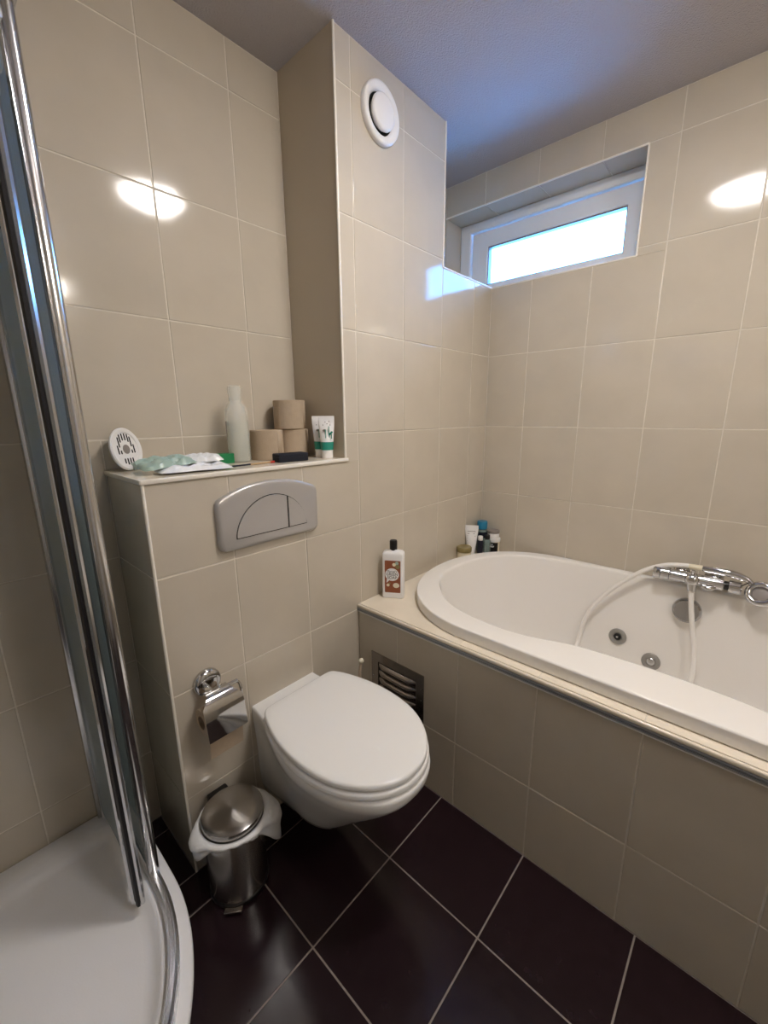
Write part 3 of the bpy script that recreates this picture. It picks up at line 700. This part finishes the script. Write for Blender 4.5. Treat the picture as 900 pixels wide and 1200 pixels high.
# ------------------------------------------------------------------ bath mixer, hand shower, hose
mxr = thing('bath_mixer', 'chrome thermostatic bath mixer mounted at the tub rim', 'tap', (1.55, -.945, ZRIM))
def mp(x, y, z): return (x-1.55, y+.945, z-ZRIM)
ZM = .702
bm = B(); cyl(bm, mp(1.55, -.865, ZM), mp(1.55, -1.034, ZM), .0225, 28, .003); obj('body', bm, 'chrome', mxr, smooth=40)
bm = B(); lathe(bm, [(.019, 0), (.0255, .002), (.026, .028), (.0235, .030), (.026, .032), (.026, .050), (.023, .054), (.001, .055)], 32, aim(mp(1.55, -.868, ZM), (0, 1, 0))); obj('temperature_handle', bm, 'chrome', mxr, smooth=40)
bm = B(); lathe(bm, [(.021, 0), (.0245, .002), (.0245, .034), (.021, .038), (.001, .039)], 32, aim(mp(1.55, -1.046, ZM), (0, -1, 0))); obj('flow_handle', bm, 'chrome', mxr, smooth=40)
bm = B(); cyl(bm, mp(1.55, -1.034, ZM), mp(1.55, -1.046, ZM), .0165, 24); obj('black_collar', bm, 'black', mxr, smooth=40)
bm = B(); tube(bm, catmull([mp(1.55, -.965, ZM-.006), mp(1.528, -.975, ZM-.014), mp(1.522, -.995, ZM-.016), mp(1.54, -1.01, ZM-.010)], 5), .009, 12); obj('handle_loop', bm, 'chrome', mxr, smooth=40)
bm = B(); lathe(bm, [(.024, -.016), (.026, 0), (.022, .014), (.015, .022), (.001, .023)], 28, aim(mp(1.538, -.94, ZM), (-.8, 0, .35))); 
tube(bm, [mp(1.535, -.94, ZM), mp(1.53, -.942, ZM-.02), mp(1.528, -.944, ZM-.042)], lambda t: .019-.006*t, 18); obj('diverter', bm, 'chrome', mxr, smooth=50)
bm = B(); tube(bm, catmull([mp(1.535, -.94, ZM+.015), mp(1.525, -.94, ZM+.03), mp(1.522, -.941, ZM+.042)], 4), .0055, 12); obj('diverter_knob', bm, 'chrome', mxr, smooth=50)
for yy in (-.895, -1.0):
    bm = B(); cyl(bm, mp(1.56, yy, ZM), mp(1.612, yy, ZM), .013, 20); lathe(bm, [(.018, 0), (.03, .008), (.031, .012)], 28, aim(mp(1.605, yy, ZM), (1, 0, 0))); obj('wall_union', bm, 'chrome', mxr, smooth=40)
hs = thing('hand_shower', 'chrome hand shower lying on top of the bath mixer', 'hand shower', (1.55, -1.03, .73))
def hp(x, y, z): return (x-1.55, y+1.03, z-.73)
bm = B(); tube(bm, catmull([hp(1.553, -.962, .748), hp(1.553, -1.0, .750), hp(1.55, -1.05, .750), hp(1.545, -1.09, .742), hp(1.538, -1.108, .730)], 6), lambda t: .0095+.004*math.sin(PI*min(1, t*1.2)), 18); obj('handle', bm, 'chrome', hs, smooth=50)
hm = aim(hp(1.535, -1.135, .702), (-.75, .18, .5))
bm = B(); lathe(bm, [(.034+.0115*math.cos(a), .0115*math.sin(a)) for a in [2*PI*k/12 for k in range(13)]], 40, hm, False, False); obj('head_ring', bm, 'chrome', hs, smooth=60)
bm = B(); lathe(bm, [(.026, -.008), (.026, -.004), (.020, -.003), (.001, -.003)], 32, hm); obj('spray_face', bm, 'greyp', hs, smooth=50)
bm = B(); tube(bm, [hp(1.512, -1.078, .722), hp(1.528, -1.097, .735), hp(1.556, -1.096, .738)], .002, 8); obj('black_seal', bm, 'black', hs)
hz = thing('shower_hose', 'white shower hose looping from the mixer through the tub', 'hose', (1.53, -.944, .2))
def zp(x, y, z): return (x-1.53, y+.944, z-.2)
path = [(1.528, -.944, .663), (1.524, -.952, .60), (1.520, -.966, .52), (1.512, -.984, .43), (1.47, -.992, .34), (1.40, -.97, .262), (1.31, -.88, .222), (1.25, -.76, .214), (1.30, -.64, .222), (1.42, -.585, .275), (1.495, -.578, .325), (1.520, -.588, .42), (1.528, -.618, .50), (1.535, -.665, .575), (1.54, -.725, .645), (1.545, -.79, .703), (1.55, -.85, .735), (1.552, -.905, .747), (1.553, -.93, .748)]
bm = B(); tube(bm, [Vector(zp(*p)) for p in catmull(path, 8)], .0088, 14); obj('tube', bm, 'hose', hz, smooth=60)
bm = B(); cyl(bm, zp(1.553, -.922, .748), zp(1.553, -.964, .748), .0095, 18, .001, r2=.0115); obj('connector', bm, 'cream', hz, smooth=40)
# ------------------------------------------------------------------ toiletries on the bath deck
yaw = math.atan2(-.52, -.87)+PI/2
sb = thing('soap_bottle', 'white soap bottle with black cap and brown label at the bath corner', 'bottle', (.833, -.058, ZDK), yaw)
bm = B(); rs = []
for w_, d_, z in ((.078, .040, 0), (.084, .046, .003), (.084, .046, .150), (.084, .046, .176), (.081, .044, .183), (.070, .038, .188), (.030, .028, .192), (.028, .026, .197)):
    rs.append([(x, y, z) for x, y in rrect(w_, d_, min(.008, d_*.3), 5)])
rings(bm, rs); obj('bottle_body', bm, 'white', sb, smooth=40)
bm = B(); lathe(bm, [(.0145, .194), (.015, .196), (.015, .228), (.013, .232), (.001, .233)], 28); obj('cap', bm, 'black', sb, smooth=40)
bm = B(); prism(bm, rrect(.062, .132, .003, 3, 0, .090), -.0232, -.0236, 'xz'); lb = obj('label', bm, 'brown', sb)
def disc(nm, x, z, r, m, y=-.0239, sx=1, sy=1, parent=lb):
    bm = B(); prism(bm, [(x+r*sx*math.cos(2*PI*k/24), z+r*sy*math.sin(2*PI*k/24)) for k in range(24)], y, y-.0002, 'xz'); return obj(nm, bm, m, parent)
disc('speech_bubble', -.002, .099, .026, 'white', sx=1.05)
bm = B(); prism(bm, [(-.022, .088), (-.01, .078), (-.024, .064)], -.0239, -.0241, 'xz'); obj('bubble_tail', bm, 'white', lb)
disc('printed_dot', .006, .140, .007, 'cream', y=-.02385); disc('printed_dot', .017, .146, .007, 'sage', y=-.0238); disc('printed_dot', .020, .132, .0085, 'olive')
disc('badge', .014, .055, .0105, 'cream', sx=1.2); disc('printed_dot', -.018, .055, .006, 'cream'); disc('printed_dot', -.012, .062, .004, 'olive')
rx = (PI/2, 0, 0)
text('printed_word', "Marcel's", .012, 'black', lb, (-.002, -.0243, .112), rx)
text('printed_word', 'GREEN', .0165, 'black', lb, (-.002, -.0243, .100), rx, .9)
text('printed_word', 'SOAP', .0165, 'black', lb, (-.002, -.0243, .0865), rx, .95)
DX = ZDK
# corner group
j = thing('cream_jar', 'squat cream jar with olive gold lid in the bath corner', 'jar', (1.405, -.030, DX))
bm = B(); lathe(bm, [(.032, 0), (.035, .003), (.035, .034), (.033, .036)], 36); obj('jar_body', bm, 'cream', j, smooth=40)
bm = B(); lathe(bm, [(.0365, .036), (.0375, .038), (.0375, .056), (.034, .061), (.03, .0605), (.001, .060)], 40); obj('lid', bm, 'olive', j, smooth=40)
def squeeze(name, label, loc, rz, w_, h, m, capm, capd, band=None, tilt=0, grp=None, caph=.018):
    t = thing(name, label, 'tube', loc, rz, grp); t.rotation_euler = (tilt, 0, rz)
    bm = B(); lathe(bm, [(capd/2-.001, 0), (capd/2, .001), (capd/2, caph), (capd/2-.001, caph+.001)], 28); obj('cap', bm, capm, t, smooth=40)
    bm = B(); rs = []
    for k in range(10):
        f = k/9; hw = (capd/2*1.04)+(w_/2-capd/2*1.04)*min(1, f*1.15)**1.0; hd = max(.0012, capd/2*1.04*(1-f**1.5))
        rs.append([(hw*math.cos(a), hd*math.sin(a), caph+.001+(h-caph-.012)*f) for a in [2*PI*i/32 for i in range(32)]])
    rs.append([(p[0], p[1], h) for p in rs[-1]])
    rings(bm, rs); b_ = obj('tube_body', bm, m, t, smooth=50)
    if band:
        z0, z1, bmname = band; bm = B(); rr2 = []
        for z in (z0, z1):
            f = (z-caph-.001)/(h-caph-.012); hw = (capd/2*1.04)+(w_/2-capd/2*1.04)*min(1, f*1.15)+.0005; hd = capd/2*1.04*(1-f**1.5)+.0006
            rr2.append([(hw*math.cos(a), hd*math.sin(a), z) for a in [2*PI*i/32 for i in range(32)]])
        rings(bm, rr2, False, False); obj('printed_band', bm, bmname, b_, smooth=60)
    return t, b_
face = math.atan2(-1.02, -1.87)+PI/2
t, b_ = squeeze('cream_tube', 'white cosmetic tube standing behind the olive lidded jar', (1.475, -.028, DX), face, .066, .155, 'white', 'white', .040, tilt=0)
for k in range(5):
    bm = B(); box(bm, -.02, .02-.004*(k % 2), -.0105+.0012*k, -.0100+.0012*k, .075+.012*k, .078+.012*k); obj('printed_line', bm, 'greyp', b_)
bt = thing('blue_capped_bottle', 'bottle with bright blue cap at the back of the bath corner', 'bottle', (1.572, -.034, DX))
bm = B(); lathe(bm, [(.027, 0), (.029, .002), (.029, .105), (.025, .115), (.018, .119)], 32); obj('bottle_body', bm, 'clearblue', bt, smooth=40)
bm = B(); lathe(bm, [(.0292, .075), (.0292, .105)], 32, None, False, False); obj('label', bm, 'navy', bt)
bm = B(); lathe(bm, [(.022, .118), (.0255, .120), (.0265, .155), (.0245, .159), (.001, .160)], 32); obj('cap', bm, 'blue', bt, smooth=40)
db = thing('slim_dark_bottle', 'slim dark navy bottle between white tube and clear bottle', 'bottle', (1.500, -.066, DX))
bm = B(); lathe(bm, [(.013, 0), (.0145, .002), (.0145, .072), (.013, .078)], 24); obj('bottle_body', bm, 'navy', db, smooth=40)
bm = B(); lathe(bm, [(.0115, .0785), (.0125, .080), (.0125, .098), (.011, .1), (.001, .1)], 24); obj('cap', bm, 'white', db, smooth=40)
cb = thing('clear_bottle', 'small clear green bottle with black cap in the bath corner', 'bottle', (1.527, -.090, DX))
bm = B(); lathe(bm, [(.017, 0), (.0185, .002), (.0185, .072), (.015, .080), (.010, .083)], 28); obj('bottle_body', bm, 'clearblue', cb, smooth=40)
bm = B(); lathe(bm, [(.0115, .083), (.0125, .084), (.0125, .103), (.011, .105), (.001, .105)], 24); obj('cap', bm, 'black', cb, smooth=40)
bj = thing('black_label_jar', 'white jar with black label under the grey lidded jar', 'jar', (1.582, -.099, DX))
bm = B(); lathe(bm, [(.028, 0), (.030, .002), (.030, .062), (.029, .063)], 36); obj('jar_body', bm, 'cream', bj, smooth=40)
bm = B(); lathe(bm, [(.0325, .063), (.033, .065), (.033, .078), (.031, .080), (.001, .080)], 36); obj('lid', bm, 'white', bj, smooth=40)
fa = math.atan2(-.97, -1.91)
bm = B(); arcs = [fa-1.25+2.0*k/20 for k in range(21)]
rings(bm, [[(.0303*math.cos(a), .0303*math.sin(a), z) for a in arcs] for z in (.004, .060)], False, False, False); lb2 = obj('label', bm, 'black', bj, smooth=60)
for z_, wd in ((.049, .014), (.040, .026), (.0355, .022)):
    bm = B(); a0 = fa-.35; rings(bm, [[(.0307*math.cos(a0-wd/.06+wd/.03*k/6), .0307*math.sin(a0-wd/.06+wd/.03*k/6), z_+dz) for k in range(7)] for dz in (0, .003)], False, False, False); obj('printed_line', bm, 'white', lb2)
tj = thing('grey_lidded_jar', 'small white jar with grey lid stacked on the black labelled jar', 'jar', (1.578, -.097, DX+.080))
bm = B(); lathe(bm, [(.025, 0), (.028, .002), (.029, .026), (.0285, .027)], 36); obj('jar_body', bm, 'white', tj, smooth=40)
bm = B(); lathe(bm, [(.0295, .027), (.030, .028), (.030, .038), (.027, .041), (.024, .039), (.001, .039)], 36); obj('lid', bm, 'greyp', tj, smooth=40)
# ------------------------------------------------------------------ things on the cistern ledge
Z = ZL
# slotted disc leaning on the wall
dc = thing('slotted_disc', 'round white slotted cover leaning on the wall at the ledge end', 'drain cover', (.050, .220, Z), math.radians(36))
bm = B(); Rd = .058; N_ = 40
slots = []
for xx, z0, z1 in ((-.030, -.012, .012), (-.0225, .006, .034), (-.015, .019, .041), (-.005, .024, .043), (.005, .024, .043), (.015, .019, .041), (.0225, .006, .034), (.030, -.012, .012), (-.0205, -.012, -.002), (.0205, -.012, -.002), (-.015, -.038, -.024), (-.005, -.042, -.024), (.005, -.042, -.024), (.015, -.038, -.024)):
    slots.append((xx, z0, z1))
lathe(bm, [(.042, -.002), (Rd-.002, -.004), (Rd, -.001), (Rd, .003), (Rd-.003, .006), (.046, .004), (.044, .001)], 56, my, True, True)
plate_o = None
tilt_d = math.radians(-9)
dsk = obj('disc', bm, 'white', dc, loc=(0, .008, .0582), rot=(tilt_d, 0, 0), smooth=40)
for xx, z0, z1 in slots:
    bm = B(); prism(bm, rrect(.0042, z1-z0, .002, 3, xx, (z0+z1)/2), -.0008, -.0016, 'xz'); obj('slot', bm, 'dark', dsk)
bm = B(); lathe(bm, [(.0125, .001), (.0125, .0022), (.001, .0022)], 28, my); obj('centre_hole', bm, 'greyp', dsk)
bm = B(); box(bm, -.012, .016, -.020, -.012, .001, .018, .003, 2); obj('clear_foot', bm, 'clearblue', dc, smooth=40)
# wipes pack
def pillow(nm, m, parent, L, Wd, H, seedv, nu=26, nv=14, amp=.006, loc=(0, 0, 0), rot=(0, 0, 0)):
    rd = random.Random(seedv); ph = [(rd.uniform(-15, 15), rd.uniform(-24, 24), rd.uniform(0, 6)) for _ in range(7)]
    bm = B(); T = []; Bt = []
    for i in range(nu+1):
        rt, rb = [], []
        for k in range(nv+1):
            u, v = i/nu*2-1, k/nv*2-1
            e = max(0, (1-abs(u)**3.2))*max(0, (1-abs(v)**3))
            nz_ = sum(abs(math.sin(a*u*L*3+b*v*Wd*3+c)) for a, b, c in ph)/7-.6
            x = u*L/2*(1-.05*abs(v)**2); y = v*Wd/2*(1-.06*math.cos(u*5))
            rt.append(bm.verts.new((x, y, .0012+H*e**.6*(.75+.5*nz_)+amp*nz_*(e+.35)+.004*(1-e))))
            rb.append(bm.verts.new((x, y, .0006+(.004*(1-e)))))
        T.append(rt); Bt.append(rb)
    for i in range(nu):
        for k in range(nv):
            bm.faces.new((T[i][k], T[i+1][k], T[i+1][k+1], T[i][k+1])); bm.faces.new((Bt[i][k+1], Bt[i+1][k+1], Bt[i+1][k], Bt[i][k]))
    for i in range(nu):
        bm.faces.new((T[i][0], Bt[i][0], Bt[i+1][0], T[i+1][0])); bm.faces.new((T[i+1][nv], Bt[i+1][nv], Bt[i][nv], T[i][nv]))
    for k in range(nv):
        bm.faces.new((T[0][k+1], Bt[0][k+1], Bt[0][k], T[0][k])); bm.faces.new((T[nu][k], Bt[nu][k], Bt[nu][k+1], T[nu][k+1]))
    return obj(nm, bm, m, parent, loc=loc, rot=rot, smooth=28)
wp = thing('wipes_pack', 'crumpled sage and white plastic wipes pack lying on the ledge', 'wipes pack', (.125, .095, Z), math.radians(-8))
pillow('white_pouch', 'film', wp, .190, .10, .022, 3, amp=.012, loc=(.036, -.014, .0005))
pillow('sage_flap', 'sage', wp, .140, .095, .022, 11, amp=.020, loc=(-.030, .008, .020), rot=(math.radians(8), math.radians(-5), .15))
pillow('white_flap', 'film', wp, .125, .080, .020, 23, amp=.014, loc=(.060, .020, .020), rot=(math.radians(4), math.radians(-3), -.1))
# carton
ct = thing('toothpaste_carton', 'flat white carton with green end lying on the ledge', 'carton', (.235, .19, Z), math.radians(-3))
bm = B(); box(bm, -.095, .045, -.02, .02, .0, .030, .001, 1); cb_ = obj('carton_body', bm, 'white', ct)
bm = B(); box(bm, .045, .093, -.0202, .0202, .0, .0302, .001, 1); obj('green_end', bm, 'green', ct)
bm = B(); box(bm, -.01, .03, -.0206, -.0201, .021, .024); obj('printed_line', bm, 'navy', cb_)
# clear bottle
pbt = thing('pump_bottle', 'frosted clear bottle half full of liquid on the ledge', 'bottle', (.357, .185, Z)); pbt.scale = (.97, .97, .95)
bm = B(); lathe(bm, [(.033, 0), (.0355, .003), (.0355, .155), (.034, .172), (.029, .186), (.0215, .196), (.019, .204), (.019, .21)], 40); obj('bottle_body', bm, 'frosted', pbt, smooth=50)
bm = B(); lathe(bm, [(.032, .003), (.0345, .005), (.0345, .135), (.001, .1352)], 40); obj('liquid', bm, 'liquid', pbt, smooth=50)
bm = B(); lathe(bm, [(.0195, .2), (.0205, .202), (.0205, .222), (.0215, .226), (.0225, .236), (.021, .246), (.014, .250), (.001, .251)], 32); obj('cap', bm, 'frosted', pbt, smooth=50)
bm = B(); arcs = [PI*.86+.35*k/8 for k in range(9)]
rings(bm, [[(.0359*math.cos(a), .0359*math.sin(a), z) for a in arcs] for z in (.085, .135)], False, False, False); obj('printed_mark', bm, 'greyp', pbt)
# toilet rolls
def roll(label, x, y, z, rz, h=.098, r=.054):
    t = thing('spare_toilet_roll', label, 'toilet roll', (x, y, z), rz, 'spare toilet rolls on the cistern ledge')
    bm = B(); n_ = 60; rs = []
    for rr_, zz in ((.021, .001), (r-.002, 0), (r, .002), (r, h-.002), (r-.002, h), (.021, h-.001), (.021, .001)):
        rs.append([(rr_*math.cos(2*PI*i/n_)*(1+.006*math.sin(3*2*PI*i/n_)), rr_*math.sin(2*PI*i/n_), zz) for i in range(n_)])
    rings(bm, rs, False, False); obj('paper', bm, 'kraft', t, smooth=40)
    bm = B(); lathe(bm, [(.0202, .002), (.021, .002), (.021, h-.002), (.0202, h-.002), (.0202, .002)], 32, None, False, False); obj('core', bm, 'kraftcore', t, smooth=40)
    a0 = -1.15; arcs = [a0-.30*k/8 for k in range(9)]
    bm = B(); rs = [[((r+.0008+(.002 if k == 0 else 0))*math.cos(a), (r+.0008+(.002 if k == 0 else 0))*math.sin(a), zz) for k, a in enumerate(arcs)] for zz in (.001, h*.5, h-.001)]
    rings(bm, rs, False, False, False); o = obj('loose_end', bm, 'kraft', t, smooth=60); md = o.modifiers.new('t', 'SOLIDIFY'); md.thickness = .0006
    return t
roll('kraft toilet roll on the ledge next to the frosted bottle', .464, .190, Z, 0)
roll('kraft toilet roll on the ledge, underneath another roll', .575, .200, Z, .5)
roll('kraft toilet roll stacked on top of another roll', .566, .198, Z+.0985, .35)
# tubes
fc = math.atan2(-1.12, -.94)+PI/2
lt = []
for lab, x, y, rz in (('front one of two white tubes with teal band by the pillar', .612, .052, fc), ('rear one of two white tubes with teal band by the pillar',   .621, .098, fc+.04)):
    t, b_ = squeeze('baby_cream_tube', lab, (x, y, Z), rz, .054, .142, 'white', 'white', .038, band=(.028, .055, 'teal'), grp='white and teal tubes on the ledge', caph=.022)
    # printed deer-like pattern is left as plain teal sprigs
    for sx_, z0, h_ in ((-.004, .068, .03), (.008, .066, .042), (.016, .066, .018)):
        bm = B(); hd = .0205*(1-((z0+h_/2-.023)/.107)**1.5)
        box(bm, sx_-.0012, sx_+.0012, -hd-.0022, -hd-.0008, z0, z0+h_); obj('printed_sprig', bm, 'teal', b_)
    bm = B(); hd = .0205*(1-((.092-.023)/.107)**1.5); prism(bm, [(-.008+.006*math.cos(k*PI/6), .094+.004*math.sin(k*PI/6)) for k in range(12)], -hd-.0012, -hd-.0020, 'xz'); obj('printed_spot', bm, 'greyp', b_)
    for sx_, zz in ((-.012, .112), (.002, .116), (.012, .112), (-.004, .122), (.009, .124)):
        bm = B(); hd = .0205*(1-min(1, (zz-.023)/.107)**1.5); prism(bm, [(sx_+.0018*math.cos(k*PI/4), zz+.0018*math.sin(k*PI/4)) for k in range(8)], -hd-.0010, -hd-.0018, 'xz'); obj('printed_spot', bm, 'greyp', b_)
    for sx_ in (.013, .017, .010):
        bm = B(); prism(bm, [(sx_+.004*math.cos(k*PI/5), .084+.003*math.sin(k*PI/5)+(sx_-.013)) for k in range(10)], -.0135, -.0145, 'xz'); obj('printed_leaf', bm, 'teal', b_)
# navy pouch
nc = thing('glasses_case', 'small dark navy box lying at the ledge front', 'box', (.468, .066, Z), math.radians(-8))
bm = B(); box(bm, -.053, .053, -.024, .024, 0, .027, .004, 3); cse = obj('case_body', bm, 'navyfabric', nc, smooth=40)
bm = B(); box(bm, -.0532, .0532, -.0243, .0243, .0165, .0172); obj('seam', bm, 'black', cse)
# stick with red end
sk = thing('pencil', 'thin dark and pale stick with red end at the ledge front', 'pencil', (.33, .062, Z+.0037), math.radians(4))
bm = B(); cyl(bm, (-.07, 0, 0), (-.01, 0, 0), .0026, 8); obj('dark_shaft', bm, 'navy', sk)
bm = B(); cyl(bm, (-.01, 0, 0), (.062, 0, 0), .0027, 8); obj('pale_shaft', bm, 'wood', sk)
bm = B(); cyl(bm, (.062, 0, 0), (.077, 0, 0), .0036, 10); obj('red_end', bm, 'red', sk)
# ------------------------------------------------------------------ ceiling lamp
lp = thing('ceiling_lamp', 'round white ceiling lamp in the middle of the bathroom', 'lamp', (.65, -.83, ZC))
bm = B(); lathe(bm, [(.15, 0), (.15, -.018), (.146, -.02)], 48); obj('lamp_base', bm, 'white', lp, smooth=40)
bm = B(); lathe(bm, [(.140, -.0205), (.138, -.027), (.12, -.034), (.09, -.039), (.05, -.042), (.001, -.0435)], 48); obj('diffuser', bm, 'lamp', lp, smooth=60)
vl = thing('wall_lamp', 'slim opal tube lamp on the wall opposite the toilet', 'lamp', (.32, YF, 2.12))
bm = B(); box(bm, -.05, .05, .0005, .03, -.03, .03, .004, 2); obj('wall_plate', bm, 'white', vl, smooth=40)
bm = B(); lathe(bm, [(.001, -.18), (.018, -.178), (.028, -.168), (.030, -.155), (.030, .13), (.028, .143), (.018, .153), (.001, .155)], 28, aim((0, .061, 0), (1, 0, 0))); obj('opal_tube', bm, 'tubelamp', vl, smooth=60)
